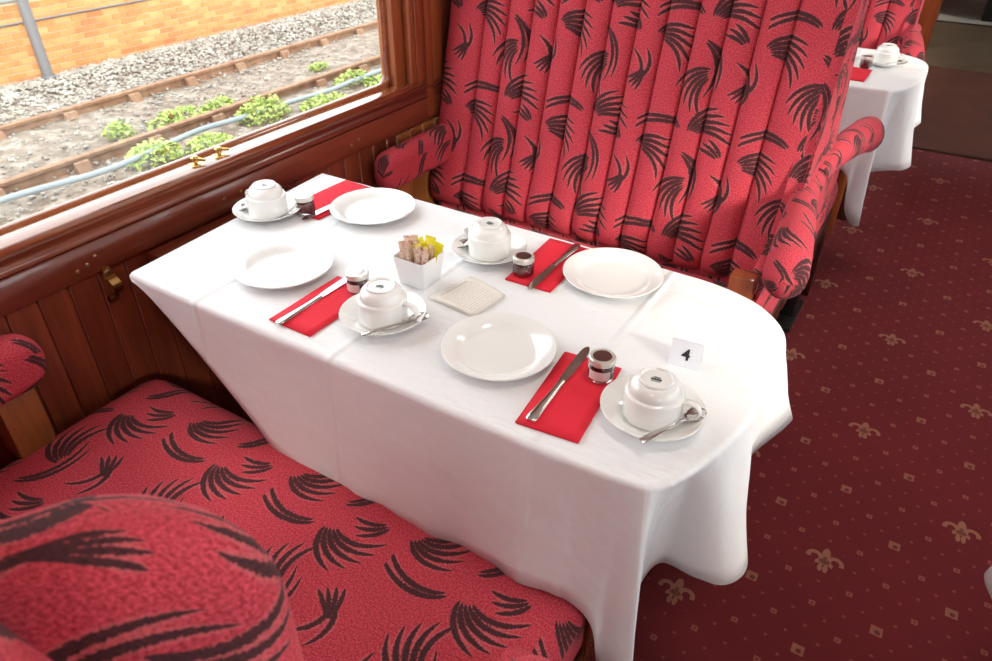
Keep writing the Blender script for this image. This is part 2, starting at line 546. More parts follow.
# horizontal rail and mouldings
def moulding(name, prof, y0, y1, mat, parent):
    """prof: closed list of (x, z) swept along Y"""
    bm = bmesh.new()
    loft(bm, [[(x, y, z) for x, z in prof] for y in (y0, y1)])
    return obj(name, bm, mat, parent)
moulding('dado_rail', [(-0.012, 0.708), (0.006, 0.708), (0.008, 0.711), (0.008, 0.770), (0.005, 0.774), (-0.012, 0.774)], Y0, 4.45, MAHOG_Y, wall_left)
moulding('moulding', [(-0.012, 0.774), (0.004, 0.776), (0.011, 0.779), (0.012, 0.786), (0.009, 0.792), (0.004, 0.796), (0.005, 0.803), (0.012, 0.806), (0.014, 0.811), (0.010, 0.815), (-0.012, 0.815)], Y0, 4.45, MAHOG_Y, wall_left)
screw_bm = lathe(bmesh.new(), [(0, 0.002), (0.003, 0.0018), (0.0045, 0.0008), (0.005, 0)], 14)
bmesh.ops.rotate(screw_bm, verts=screw_bm.verts[:], matrix=Matrix.Rotation(pi/2, 3, 'Y'))
sc = obj('screw', screw_bm, SCREW, wall_left)
sc.location = (0.008, 0.662, 0.743)
for yy, zz in ((0.642, 0.733), (0.62, 0.728), (1.034, 0.742), (0.985, 0.742), (1.45, 0.742), (1.42, 0.735)):
    s2 = sc.copy(); COL.objects.link(s2); s2.location = (0.008, yy, zz)

# wall posts right of the window and boards beside the bench, coloured golden as if lit
for i, (ya, yb2, x1) in enumerate(((1.768, 1.80, 0.012), (1.803, 1.86, 0.004))):
    obj('wall_post', bx(-0.012, x1, ya, yb2, 0.715, 2.3, bev=0.003), FRAMEW, wall_left)
for i in range(5):
    ya = 1.61 + i*0.062
    p = obj('lit_board', bx(0.0005, 0.010, ya, ya+0.0605, 0.30, 0.704, bev=0.002, seg=1), GOLDW, wall_left)

# windows of the left wall: frame parts, sill, pane
def window(n, c, xin, sgn, label):
    """sgn +1: room lies towards +x"""
    w = bpy.data.objects.new('window_%d' % n, None); COL.objects.link(w)
    w.location = (xin, c, 0); w['kind'] = 'structure'; w['label'] = label
    def f(x): return x*sgn
    def bxx(x0, x1, *a, **kk):
        a0, a1 = sorted((f(x0), f(x1)))
        return bx(a0, a1, *a, **kk)
    H = WIN_HALF
    # sill board
    obj('sill', bxx(-0.062, 0.012, -H-0.02, H+0.02, 0.815, 0.832, bev=0.003), FRAMEY, w)
    # stiles, head (sash frame around the glass)
    for s in (-1, 1):
        ya, yb_ = sorted((s*(H-0.062), s*(H-0.004)))
        obj('stile', bxx(-0.062, -0.020, ya, yb_, 0.829, WIN_Z1, bev=0.004), FRAMEW, w)
        ya, yb_ = sorted((s*(H-0.022), s*(H+0.040)))
        obj('architrave', bxx(-0.020, 0.009, ya, yb_, 0.829, WIN_Z1 + 0.05, bev=0.006), FRAMEW, w)
        ya, yb_ = sorted((s*(H-0.006), s*(H+0.022)))
        obj('bead', bxx(0.009, 0.017, ya, yb_, 0.829, WIN_Z1 + 0.04, bev=0.0039), FRAMEW, w)
        # quarter bead against the glass with a rounded lower corner
        bm = bmesh.new()
        R = 0.035
        pts = [(f(-0.054), s*(H-0.064), 1.75)]
        for kk in range(9):
            a = pi/2*kk/8
            pts.append((f(-0.054), s*(H-0.064-R+R*cos(a)), 0.8265+R-R*sin(a)))
        pts.append((f(-0.054), 0.0, 0.8265))
        tube(bm, pts, 0.0135, 12)
        obj('glazing_bead', bm, FRAMEY, w)
    obj('head', bxx(-0.062, 0.009, -H-0.04, H+0.04, WIN_Z1-0.045, WIN_Z1+0.05, bev=0.005), FRAMEY, w)
    obj('glass_pane', bxx(-0.060, -0.055, -H+0.05, H-0.05, 0.829, WIN_Z1-0.04), GLASS, w, smooth=False)
    return w
labs = ('window behind the seat backs', 'large varnished window over the laid table', 'window of the next bay', 'unseen window added to light the vestibule', 'unseen window added to light the far vestibule')
for i, c in enumerate(WINDOW_CENTRES):
    window(i+1, c, 0.0, 1, labs[i])
for i, c in enumerate(WINDOW_CENTRES):
    window(i+6, c, X_R+0.012, -1, 'window across the aisle')

# ceiling and ends
bm = bmesh.new()
prof = [(-0.09 + (X_R+0.18)*t, 2.36 + 0.22*sin(pi*t)) for t in lin(0, 1, 17)]
loft(bm, [[(x, y, z) for x, z in prof] + [(x, y, z+0.04) for x, z in reversed(prof)] for y in (Y0, Y1)])
struct(obj('ceiling', bm, CEILM), 'cream arched carriage ceiling')
struct(obj('wall_near', bx(-0.06, X_R+0.06, Y0-0.05, Y0, -0.06, 2.6), MAHOG_Z, smooth=False), 'wooden end wall of the carriage')
struct(obj('wall_far', bx(-0.06, X_R+0.06, Y1, Y1+0.05, -0.06, 2.6), MAHOG_Z, smooth=False), 'far end of the vestibule')
struct(obj('wall_partition', bx(-0.012, 1.165, 4.46, 4.535, 0.0, 2.40, bev=0.006), FRAMEW), 'wooden partition behind the next bay, edge to the gangway')
struct(obj('wall_partition', bx(1.80, X_R, 4.46, 4.535, 0.0, 2.40, bev=0.006), FRAMEW), 'wooden partition across the aisle')
struct(obj('wall_vestibule', bx(-0.012, 1.02, 8.2, 8.26, 0.0, 2.40, bev=0.006), DARKW), 'dark partition at the far gangway door')

# unseen glowing lamps, added above the frame to brighten the interior
def fill_lamp(y, label):
    t = thing('fill_lamp', label, 'lamp', (1.38, y, 2.58), 0, 'added fill lamps along the carriage')
    obj('fill_lamp_base', lathe(bmesh.new(), [(0, 0), (0.10, 0), (0.11, -0.012), (0.10, -0.03), (0, -0.03)], 32), BRASS, t)
    lm = bpy.data.materials.get('fill_lamp_glass')
    if lm is None:
        lm = new_mat('fill_lamp_glass', (0.9, 0.88, 0.82), 0.4, Emission_Color=(1.0, 0.96, 0.90), Emission_Strength=FILL_LAMP)
    obj('fill_lamp_shade', lathe(bmesh.new(), [(0.17, -0.03), (0.172, -0.05), (0.15, -0.085), (0.10, -0.11), (0.05, -0.122), (0, -0.125)], 32), lm, t)
    obj('shade_rim', lathe(bmesh.new(), [(0.165, -0.028), (0.178, -0.028), (0.180, -0.036), (0.178, -0.044), (0.172, -0.044)], 32), BRASS, t)
FILL_LAMP = 15.0
for yy, lb in ((-0.9, 'added opal glass fill lamp above the near seat backs'), (0.935, 'added opal glass fill lamp above the laid tables'), (2.9, 'added opal glass fill lamp above the next bay')):
    fill_lamp(yy, lb)

# ================================================================== BENCHES
SEAT_D, LEAN = 0.485, 0.262
def face(z): return -(z - 0.46)*LEAN

def end_inset(t, R):
    return R*(1 - sqrt(max(0.0, 1 - (1-t)*(1-t))))

def make_bench(s, loc, label, uo, wing=False, ay=0.0):
    b = thing('bench_seat', label, 'bench', loc, 0, 'red moquette dining benches')
    def P(x, y, z): return (x, s*y, z)
    # seat cushion
    bm = bmesh.new(); rings = []
    R = 0.06; xa, xb = 0.030, 1.112
    xs = [(xa + R*t, end_inset(t, R)) for t in (0.02, 0.12, 0.3, 0.55, 0.8, 1.0)] + [(x, 0.0) for x in lin(xa+R+0.08, xb-R-0.08, 9)] + [(xb - R*t, end_inset(t, R)) for t in (1.0, 0.8, 0.55, 0.3, 0.12, 0.02)]
    for x, d in xs:
        cr = 0.008*(1 - ((x-0.575)/0.56)**2)
        ring = []
        for yy, zz in rounded_ring(SEAT_D/2 + 0.01 - d, 0.068 - d*0.75, max(0.006, 0.055 - d*0.85), 6):
            zc = 0.395 + zz + (cr*(1 - min(1, abs(yy)/0.26)**2) if zz > 0 else 0)
            ring.append(P(x, SEAT_D/2 - 0.004 + yy, zc))
        rings.append(ring)
    loft(bm, rings, uoff=uo, voff=uo*0.7)
    obj('seat', bm, MQ, b)
    # backrest core
    bm = bmesh.new()
    prof = [(-0.217, 0.33), (-0.012, 0.33), (-0.012, 0.46), (face(1.22)-0.012, 1.22), (-0.217, 1.25)]
    loft(bm, [[P(x, y, z) for y, z in prof] for x in (0.045, 1.095)])
    box_uv(bm); obj('backrest_core', bm, MQ, b, smooth=False)
    # channels
    edges = [0.014, 0.139] + [0.139 + 0.077*i for i in range(1, 12)] + [1.112]
    zs = [0.440, 0.448, 0.458, 0.472, 0.50, 0.54, 0.60, 0.70, 0.82, 0.94, 1.06, 1.16, 1.22, 1.26, 1.28, 1.285]
    for i, (x0, x1) in enumerate(zip(edges, edges[1:])):
        last = i == len(edges) - 2
        dep = 0.027 if 0 < i < len(edges)-2 else 0.028
        def fn(u, z, x0=x0, x1=x1, dep=dep, last=last):
            q = 2*u - 1
            bul = dep*max(0.0, 1 - abs(q)**2.6)**0.6
            base = face(min(z, 1.22)) - 0.006 + 0.014*math.exp(-((z-0.525)/0.06)**2)
            if z < 0.50: base -= 0.030*((0.50 - z)/0.06)**2; bul *= max(0.1, 1 - ((0.50-z)/0.065)**2)
            if z > 1.22:
                k_ = (z - 1.22)/0.065
                base -= 0.035*(1 - sqrt(max(0, 1-k_*k_))); bul *= sqrt(max(0.0, 1-k_*k_))
            return P(x0 + (x1-x0)*u, base + bul - 0.004, z)
        us = [0, 0.03, 0.1, 0.22, 0.36, 0.5, 0.64, 0.78, 0.9, 0.97, 1.0]
        bm = bmesh.new()
        grid(bm, fn, us, zs, lambda u, z, x0=x0, x1=x1: (x0 + (x1-x0)*u + uo, z*1.04 + uo*0.3))
        ob = obj('backrest_channel', bm, MQ, b)
    # head wing on the aisle side
    bm = bmesh.new(); rings = []
    bmw = bm
    Rt = 0.085; zt = 1.158
    lv = [(0.80, 0.032), (0.81, 0.02), (0.84, 0.010), (0.90, 0.003), (0.98, 0.0)] + [(zt - Rt*t, end_inset(t, Rt)) for t in (1.0, 0.8, 0.55, 0.35, 0.18, 0.07, 0.01)]
    for z, d in lv:
        fr = min(d, 0.085)
        f0, f1 = -0.042 - fr*0.80, -0.30 + fr*0.15
        ring = [P(1.083 + yy + 0.60*((f0+f1)/2 + xx + 0.042), (f0+f1)/2 + xx, z) for xx, yy in rounded_ring((f0-f1)/2, max(0.008, 0.050 - fr*0.5), max(0.006, 0.047 - fr*0.5), 7)]
        rings.append(ring)
    loft(bm, rings, uoff=uo + 0.11, voff=0.05)
    if wing: obj('wing', bm, MQ, b)
    else: bm.free()
    # outer side panel
    bm = bmesh.new()
    pp = [(-0.217, 0.36), (-0.217, 1.24), (-0.195, 1.24), (-0.075, 0.80), (-0.03, 0.70), (0.05, 0.60), (0.27, 0.555), (0.30, 0.52), (0.305, 0.40), (0.29, 0.36)]
    rings = []
    for x, k_ in ((1.072, 0.0), (1.096, 0.0), (1.107, 0.004), (1.113, 0.014), (1.115, 0.03)):
        cy_ = sum(p[0] for p in pp)/len(pp); cz_ = sum(p[1] for p in pp)/len(pp)
        ring = []
        for y, z in pp:
            l = hypot(y-cy_, z-cz_)
            ring.append(P(x, y + (cy_-y)/l*k_, z + (cz_-z)/l*k_))
        rings.append(ring)
    loft(bm, rings); box_uv(bm, uo, 0.1)
    obj('side_panel', bm, MQ, b)
    bm = tube(bmesh.new(), [P(1.110, -0.19, 1.20), P(1.110, -0.070, 0.79), P(1.110, -0.025, 0.695), P(1.110, 0.055, 0.598)], 0.0035, 6)
    obj('piping', bm, MQ, b)
    # arm on the aisle side: a padded roll that flares outwards
    path = [(1.112, -0.217, 0.690), (1.114, -0.10, 0.694), (1.124, 0.0, 0.695), (1.140, 0.11, 0.688), (1.153, 0.20, 0.674), (1.160, 0.255, 0.660)]
    path = [(x, y - ay*max(0, y)/0.255, z) for x, y, z in path]
    bm = bmesh.new(); rings = []
    for i, (x, y, z) in enumerate(path):
        hw = (0.026, 0.030, 0.036, 0.042, 0.046, 0.048)[i]; hz = (0.030, 0.035, 0.041, 0.047, 0.054, 0.058)[i]
        rings.append([P(x + hw*cos(a), y - 0.25*hz*sin(a)*0, z + hz*sin(a)) for a in [2*pi*k_/20 for k_ in range(20)]])
    for t in (0.8, 0.55, 0.3, 0.12, 0.02):
        d = end_inset(t, 0.05)
        k_ = 1 - d/0.05
        rings.append([P(1.161 + 0.048*k_*cos(a), 0.255 - ay + 0.05*(1-t), 0.655 + 0.058*k_*sin(a)) for a in [2*pi*q/20 for q in range(20)]])
    loft(bm, rings, uoff=uo*1.3, voff=0.12)
    obj('armrest', bm, MQ, b)
    # arm at the window
    bm = bmesh.new(); rings = []
    for y, d in [(-0.10, 0.0), (0.0, 0.0), (0.08, 0.0), (0.16, 0.0)] + [(0.275 - 0.05*t, end_inset(t, 0.05)) for t in (1.0, 0.8, 0.55, 0.3, 0.12, 0.02)]:
        rings.append([P(0.052 + xx, y, 0.640 + zz + 0.03*(y < 0)*0) for xx, zz in rounded_ring(max(0.006, 0.038 - d*0.6), max(0.01, 0.056 - d), max(0.005, 0.034 - d*0.5), 6)])
    loft(bm, rings, uoff=uo + 0.05, voff=0.2)
    obj('armrest', bm, MQ, b)
    # arm posts
    ya, yb_ = sorted((s*0.165, s*0.235))
    obj('arm_post', bx(0.014, 0.072, ya, yb_, 0.45, 0.592, bev=0.004), GOLDW, b)
    ya, yb_ = sorted((s*(0.225-ay), s*(0.272-ay)))
    obj('arm_post', bx(1.048, 1.104, ya, yb_, 0.40, 0.625, bev=0.004), FRAMEW, b)
    # wooden base rail and iron pedestals
    ya, yb_ = sorted((s*(SEAT_D-0.03), s*(-0.21)))
    obj('base_frame', bx(0.05, 1.112, ya, yb_, 0.27, 0.335, bev=0.006), DARKW, b)
    for x in (0.12, 1.05):
        bm = bmesh.new()
        ya, yb_ = sorted((s*0.20, s*0.26)); box(bm, x, x+0.055, ya, yb_, 0.0, 0.275, bev=0.006)
        ya, yb_ = sorted((s*0.12, s*0.34)); box(bm, x-0.01, x+0.065, ya, yb_, 0.0, 0.022, bev=0.006)
        ya, yb_ = sorted((s*0.14, s*0.32)); box(bm, x-0.004, x+0.059, ya, yb_, 0.20, 0.272, bev=0.008)
        obj('pedestal', bm, BLACK, b)
    ya, yb_ = sorted((s*(SEAT_D-0.075), s*(SEAT_D-0.03)))
    obj('front_leg', bx(1.07, 1.115, ya, yb_, 0.0, 0.275, bev=0.005), DARKW, b)
    return b

far_bench = make_bench(-1, (0, 1.745, 0), 'red feather patterned bench facing the table numbered four, its channelled back lit', 0.03)
near_bench = make_bench(1, (0, 0.21, 0), 'red feather patterned bench with wide empty seat below the brass wall clip', 0.17, True, 0.085)
make_bench(1, (0, 2.19, 0), 'red bench back to back with the channelled bench, only its aisle arm showing', 0.21, False, -0.06)
dup(far_bench, (0, 3.81, 0), 0, 'red bench against the wooden partition in the next bay')

# ================================================================== TABLES AND CLOTHS
TZ = 0.745
def make_table(loc, label):
    t = thing('dining_table', label, 'table', loc, 0, 'dining tables')
    bm = bmesh.new()
    ring = []
    for x, y in [(0.125, -0.265), (1.10, -0.265), (1.145, -0.25), (1.185, -0.20), (1.208, -0.13), (1.22, 0.0), (1.208, 0.13), (1.185, 0.19), (1.14, 0.24), (1.10, 0.265), (0.125, 0.265)]:
        ring.append((x, y))
    loft(bm, [[(x, y, z) for x, y in ring] for z in (0.708, 0.740)])
    obj('table_top', bm, FRAMEW, t)
    for y in (-0.165, 0.185):
        obj('leg', bx(1.045, 1.085, y-0.02, y+0.02, 0.0, 0.708, bev=0.004), FRAMEW, t)
    obj('wall_ledge', bx(0.009, 0.13, -0.17, 0.24, 0.66, 0.706, bev=0.003), MAHOG_Y, t)
    return t
table = make_table((0, 0.935, 0), 'wooden table under the white cloth carrying four settings')
dup(table, (0, 3.0, 0), 0, 'wooden table of the next bay under its white cloth')

RIMHEM = [  # rim x, y   hem x, y, z
    ((0.126, 0.652), (0.134, 0.650, 0.733)), ((0.18, 0.651), (0.185, 0.650, 0.705)), ((0.28, 0.650), (0.285, 0.648, 0.625)), ((0.40, 0.650), (0.40, 0.646, 0.518)),
    ((0.47, 0.650), (0.47, 0.642, 0.455)), ((0.58, 0.650), (0.58, 0.640, 0.43)), ((0.70, 0.650), (0.70, 0.640, 0.44)), ((0.80, 0.650), (0.80, 0.636, 0.45)),
    ((0.90, 0.650), (0.90, 0.642, 0.455)), ((1.00, 0.650), (1.0, 0.632, 0.468)), ((1.07, 0.652), (1.075, 0.643, 0.468)), ((1.12, 0.655), (1.122, 0.648, 0.43)),
    ((1.140, 0.657), (1.140, 0.655, 0.32)), ((1.156, 0.659), (1.172, 0.650, 0.27)), ((1.165, 0.661), (1.198, 0.652, 0.265)), ((1.170, 0.663), (1.202, 0.660, 0.27)),
    ((1.176, 0.667), (1.180, 0.690, 0.30, 0.8)), ((1.184, 0.676), (1.152, 0.755, 0.355, 0.6)), ((1.196, 0.694), (1.150, 0.800, 0.385, 0.55)), ((1.212, 0.732), (1.166, 0.845, 0.395, 0.65)),
    ((1.229, 0.785), (1.228, 0.822, 0.425)), ((1.236, 0.813), (1.275, 0.825, 0.435)), ((1.242, 0.845), (1.297, 0.862, 0.445)), ((1.246, 0.880), (1.280, 0.915, 0.45)),
    ((1.249, 0.935), (1.235, 0.985, 0.455)), ((1.249, 0.985), (1.226, 1.045, 0.455)), ((1.248, 1.035), (1.232, 1.105, 0.47)), ((1.242, 1.085), (1.268, 1.185, 0.495)),
    ((1.228, 1.125), (1.272, 1.222, 0.50)), ((1.200, 1.162), (1.225, 1.238, 0.48)), ((1.150, 1.195), (1.155, 1.235, 0.45)), ((1.05, 1.217), (1.05, 1.235, 0.45)),
    ((0.80, 1.222), (0.80, 1.230, 0.44)), ((0.50, 1.222), (0.50, 1.232, 0.45)), ((0.25, 1.222), (0.25, 1.230, 0.45)), ((0.095, 1.221), (0.10, 1.230, 0.46))]

def catmull(P, n):
    out = []
    for i in range(len(P)-1):
        p0, p1, p2, p3 = P[max(i-1, 0)], P[i], P[i+1], P[min(i+2, len(P)-1)]
        for k_ in range(n):
            t = k_/n
            out.append(tuple(0.5*((2*b_) + (-a + c)*t + (2*a - 5*b_ + 4*c - d)*t*t + (-a + 3*b_ - 3*c + d)*t**3) for a, b_, c, d in zip(p0, p1, p2, p3)))
    out.append(tuple(P[-1]))
    return out

def cloth_bm(rimhem, yc):
    n = 6
    rim = catmull([r for r, h in rimhem], n)
    hem = catmull([h if len(h) == 4 else (*h, 1.25) for r, h in rimhem], n)
    bm = bmesh.new()
    V = []
    cx, cy = 0.66, 0.935
    r0 = 0.010
    for (rx, ry), (hx, hy, hz, pw) in zip(rim, hem):
        col = []
        # inner rim point, inset so that the edge rolls over
        dx, dy = hx-rx, hy-ry
        ex, ey = rx - cx, ry - cy
        l = hypot(ex*0.25, ey); ox, oy = (0 if abs(ey) > 0.25 and rx < 1.05 else ex*0.9), ey
        l = hypot(ox, oy) or 1; ox, oy = ox/l, oy/l
        for a in (0, 30, 60, 90):
            q = radians(a)
            col.append((rx - ox*r0*(1 - sin(q)), ry - oy*r0*(1 - sin(q)), TZ - r0*(1 - cos(q))))
        z1 = TZ - r0
        ang = atan2(ry - cy, rx - cx)
        drop = max(0.0005, z1 - hz)
        for t in (0.04, 0.1, 0.18, 0.28, 0.4, 0.52, 0.64, 0.76, 0.88, 1.0):
            e = t**max(0.4, pw)
            wv = 0.0
            if rx > 1.06: wv = 0.0045*sin(ang*46)*sin(pi*min(1, t*1.5))*(1 - 0.4*t)
            elif ry < 0.9: wv = (0.003*sin(rx*31 + 1.3*sin(rx*9))*t + 0.002*sin(rx*77)*t*t)*min(1.0, max(0.0, (rx - 0.5)/0.15))
            col.append((rx + dx*e + ox*wv, ry + dy*e + oy*wv, z1 - drop*t))
        V.append([bm.verts.new((x, y - yc, z)) for x, y, z in col])
    for A, B in zip(V, V[1:]):
        for i in range(len(A)-1):
            bm.faces.new((A[i], A[i+1], B[i+1], B[i]))
    f = bm.faces.new([c[0] for c in V])
    bmesh.ops.triangulate(bm, faces=[f])
    return bm

def make_cloth_obj(loc, label):
    bm = cloth_bm(RIMHEM, 0.935)
    o = obj('tablecloth', bm, CLOTH)
    o.location = loc
    md = o.modifiers.new('thickness', 'SOLIDIFY'); md.thickness = 0.0014; md.offset = 1.0 if False else -1.0
    for p in o.data.polygons: p.use_smooth = True
    o.data.set_sharp_from_angle(angle=radians(80))
    return tag(o, label, 'tablecloth', 'white tablecloths')
cloth = make_cloth_obj((0, 0.935, 0), 'white tablecloth with a hanging corner fold under four place settings')
c2 = cloth.copy(); COL.objects.link(c2); c2.location = (0, 3.0, 0)
c2['label'] = 'white tablecloth in the next bay, behind the aisle armrests'
# table across the aisle: only a corner of its cloth reaches into the view
XR, YR = 0.819, 0.985
t3 = dup(table, (2.70, 0.87, 0), pi, 'wooden table across the aisle')
c3 = cloth.copy(); COL.objects.link(c3); c3.location = (2.69, YR, 0); c3.scale = (XR, 1, 1); c3.rotation_euler = (0, 0, pi)
t3.location = (2.69, YR, 0); t3.scale = (XR, 1, 1)
c3['label'] = 'white tablecloth corner across the aisle over the carpet'
for ch in list(t3.children):
    if ch.name.startswith('wall_ledge'): bpy.data.objects.remove(ch)

# ================================================================== TABLEWARE
T0 = TZ + 0.0006
plate_prof = [(0, 0.0035), (0.055, 0.0035), (0.062, 0.0045), (0.068, 0.0085), (0.074, 0.0125), (0.088, 0.0165), (0.0925, 0.0178), (0.0935, 0.0168), (0.0925, 0.0152), (0.076, 0.0100), (0.068, 0.0045), (0.058, 0.0008), (0.056, 0.0), (0.050, 0.0), (0.048, 0.0012), (0, 0.0012)]
plate = obj('dinner_plate', lathe(bmesh.new(), plate_prof, 64), PORC)
plate.location = (0.345, 1.108, T0)
tag(plate, 'empty white plate beside the red napkin by the window, under the bench arm', 'plate', 'white plates')
for loc, lb in (((0.369, 0.818), 'empty white plate beside the napkin with the pale lidded jar'),
                ((0.911, 1.122), 'empty white plate between the bench cushion and the number card'),
                ((0.854, 0.809), 'empty white plate between the printed leaflet and the hanging cloth front')):
    c = plate.copy(); COL.objects.link(c); c.location = (*loc, T0); c['label'] = lb

sauc_prof = [(0, 0.0035), (0.026, 0.0035), (0.030, 0.0055), (0.040, 0.0060), (0.046, 0.0068), (0.058, 0.0130), (0.070, 0.0195), (0.0735, 0.0208), (0.0742, 0.0198), (0.072, 0.0175), (0.056, 0.0100), (0.044, 0.0040), (0.034, 0.0010), (0.032, 0.0), (0.027, 0.0), (0.025, 0.0012), (0, 0.0012)]
saucer = obj('saucer', lathe(bmesh.new(), sauc_prof, 56), PORC)
saucer.location = (0.160, 0.978, T0)
cup_spots = [  # x, y, handle angle, words
    (0.160, 0.978, pi*0.98, 'by the wall below the window'),
    (0.665, 1.080, pi*0.93, 'between the sachet box and the bench'),
    (0.637, 0.785, 0.15, 'between the red napkin and the sachet box'),
    (1.120, 0.795, 0.10, 'in front of the number card'),
    (1.105, 3.045, -0.1, 'on the cloth of the next bay')]
tag(saucer, 'white saucer ' + cup_spots[0][3], 'saucer', 'white saucers')
for x, y, a, wd in cup_spots[1:]:
    c = saucer.copy(); COL.objects.link(c); c.location = (x, y, T0); c['label'] = 'white saucer ' + wd

cup_prof = [(0.0385, 0.001), (0.0405, 0.0), (0.0418, 0.0012), (0.0420, 0.004), (0.0420, 0.038), (0.0416, 0.0405), (0.0405, 0.0418), (0.0372, 0.0428), (0.0368, 0.0440), (0.0366, 0.0470), (0.0345, 0.0540), (0.0300, 0.0590), (0.0255, 0.0612), (0.0250, 0.0640), (0.0238, 0.0650), (0.0218, 0.0646), (0.0206, 0.0622), (0, 0.0618)]
def make_cup():
    e = thing('teacup', '', 'cup', (0, 0, 0), 0, 'upturned white teacups')
    obj('cup_body', lathe(bmesh.new(), cup_prof, 56), PORC, e)
    bm = bmesh.new()
    pts = catmull([(0.0400, 0, 0.0365), (0.0500, 0, 0.0375), (0.0610, 0, 0.0340), (0.0655, 0, 0.0245), (0.0605, 0, 0.0150), (0.0500, 0, 0.0105), (0.0400, 0, 0.0095)], 4)
    rings = []
    for i, p in enumerate(pts):
        a_ = Vector(pts[min(i+1, len(pts)-1)]) - Vector(pts[max(i-1, 0)]); a_.normalize()
        nrm = Vector((a_.z, 0, -a_.x))
        rings.append([Vector(p) + nrm*(0.0030*cos(q)) + Vector((0, 1, 0))*(0.0058*sin(q)) for q in [2*pi*k_/12 for k_ in range(12)]])
    loft(bm, rings)
    obj('handle', bm, PORC, e)
    bm = bmesh.new()
    box(bm, -0.0075, 0.0075, -0.0042, 0.0005, 0.0618, 0.0621)
    box(bm, -0.0050, 0.0050, 0.0016, 0.0040, 0.0618, 0.0621)
    box(bm, -0.0068, 0.0068, -0.0072, -0.0058, 0.0618, 0.0621)
    mk = obj('maker_mark', bm, STAMP, e, smooth=False)
    mk['label'] = 'small dark printed mark'
    return e
cup = make_cup()
for i, (x, y, a, wd) in enumerate(cup_spots):
    c = cup if i == 0 else copy_tree(cup)
    c.location = (x, y, T0 + 0.0062); c.rotation_euler = (0, 0, a)
    c['label'] = 'white teacup turned upside down ' + wd

def make_spoon():
    e = thing('teaspoon', '', 'spoon', (0, 0, 0), 0, 'steel teaspoons')
    # along +Y, bowl at the far end; origin at the handle tip
    bm = bmesh.new(); rings = []
    for y, w, z in ((0.0, 0.0030, 0.0), (0.002, 0.0052, 0.0), (0.012, 0.0058, 0.0006), (0.03, 0.0044, 0.0012), (0.055, 0.0028, 0.0012), (0.078, 0.0022, 0.0), (0.088, 0.0026, -0.001)):
        rings.append([(w*cos(q), y, z + 0.0011*sin(q) + 0.0012) for q in [2*pi*k_/10 for k_ in range(10)]])
    loft(bm, rings); obj('handle', bm, STEEL, e)
    bm = bmesh.new()
    def fn(r, q):
        rx, ry = 0.0128, 0.0195
        yy = 0.105 + ry*r*sin(q); xx = rx*r*cos(q)*(1 + 0.10*sin(q))
        return (xx, yy, -0.0048*(1 - r*r) + 0.0015 - 0.001*(1-r))
    grid(bm, fn, [0.02, 0.25, 0.5, 0.75, 0.92, 1.0], [2*pi*k_/24 for k_ in range(25)])
    bmesh.ops.remove_doubles(bm, verts=bm.verts[:], dist=1e-6)
    o = obj('bowl', bm, STEEL, e)
    md = o.modifiers.new('thickness', 'SOLIDIFY'); md.thickness = 0.0010
    return e
spoon = make_spoon()
def place_spoon(o, tip, bowl, zt, zb, label):
    d = Vector((bowl[0]-tip[0], bowl[1]-tip[1], zb - zt))
    o.location = (tip[0], tip[1], zt)
    yaw = atan2(-d.x, d.y); pit = math.asin(d.z/d.length)
    o.rotation_euler = (pit, 0, yaw)
    o['label'] = label
S0 = T0
place_spoon(spoon, (1.136, 0.712), (1.179, 0.812), S0+0.0235, S0+0.0190, 'teaspoon on the saucer in front of the number card')
place_spoon(copy_tree(spoon), (0.660, 0.704), (0.702, 0.799), S0+0.0235, S0+0.0190, 'teaspoon on the saucer between red napkin and sachet box')
place_spoon(copy_tree(spoon), (0.640, 1.166), (0.611, 1.067), S0+0.0225, S0+0.0155, 'teaspoon behind the cup between sachet box and bench')
place_spoon(copy_tree(spoon), (0.128, 1.055), (0.109, 0.952), S0+0.0225, S0+0.0155, 'teaspoon on the saucer by the wall below the window')
place_spoon(copy_tree(spoon), (1.120, 2.963), (1.155, 3.065), S0+0.0225, S0+0.0150, 'teaspoon on the saucer of the next bay')

# napkins: folded paper, two leaves with a rounded fold
def make_napkin(loc, rz, w, l, label, skew=0.0):
    bm = bmesh.new()
    for lay, (z0, ins) in enumerate(((0.0, 0.0), (0.0012, 0.0012), (0.0024, 0.0))):
        def fn(u, v, z0=z0, ins=ins, lay=lay):
            x = -w/2 + ins + (w - 2*ins)*u; y = -l/2 + ins + (l - 2*ins)*v
            return (x + skew*y + 0.0006*lay, y, z0 + 0.0010*lay*(sin(3.1*u + 1)*sin(2.6*v)) + 0.0004)
        grid(bm, fn, lin(0, 1, 7), lin(0, 1, 9))
    # closed fold along one long side
    grid(bm, lambda u, v: (-w/2 - 0.0013*sin(pi*u) - skew*l/2 + skew*l*v, -l/2 + l*v, 0.0004 + 0.0026*u), lin(0, 1, 6), lin(0, 1, 9))
    o = obj('napkin', bm, NAPKIN, recalc=False)
    md = o.modifiers.new('thickness', 'SOLIDIFY'); md.thickness = 0.0006
    o.location = (*loc, T0 + 0.0004); o.rotation_euler = (0, 0, rz)
    return tag(o, label, 'napkin', 'red paper napkins')
make_napkin((0.519, 0.766), 0.0, 0.094, 0.172, 'folded red napkin under a knife, between plate and white lidded jar')
make_napkin((0.224, 1.110), -0.02, 0.100, 0.190, 'folded red napkin beside the window wall and bench arm', 0.02)
make_napkin((0.786, 1.108), 0.04, 0.093, 0.188, 'folded red napkin beside the bench cushion')
make_napkin((1.001, 0.776), 0.10, 0.094, 0.188, 'folded red napkin at the table front beside the white cup')
nk = make_napkin((1.035, 2.86), 0.0, 0.094, 0.172, 'red napkin on the cloth of the next bay')

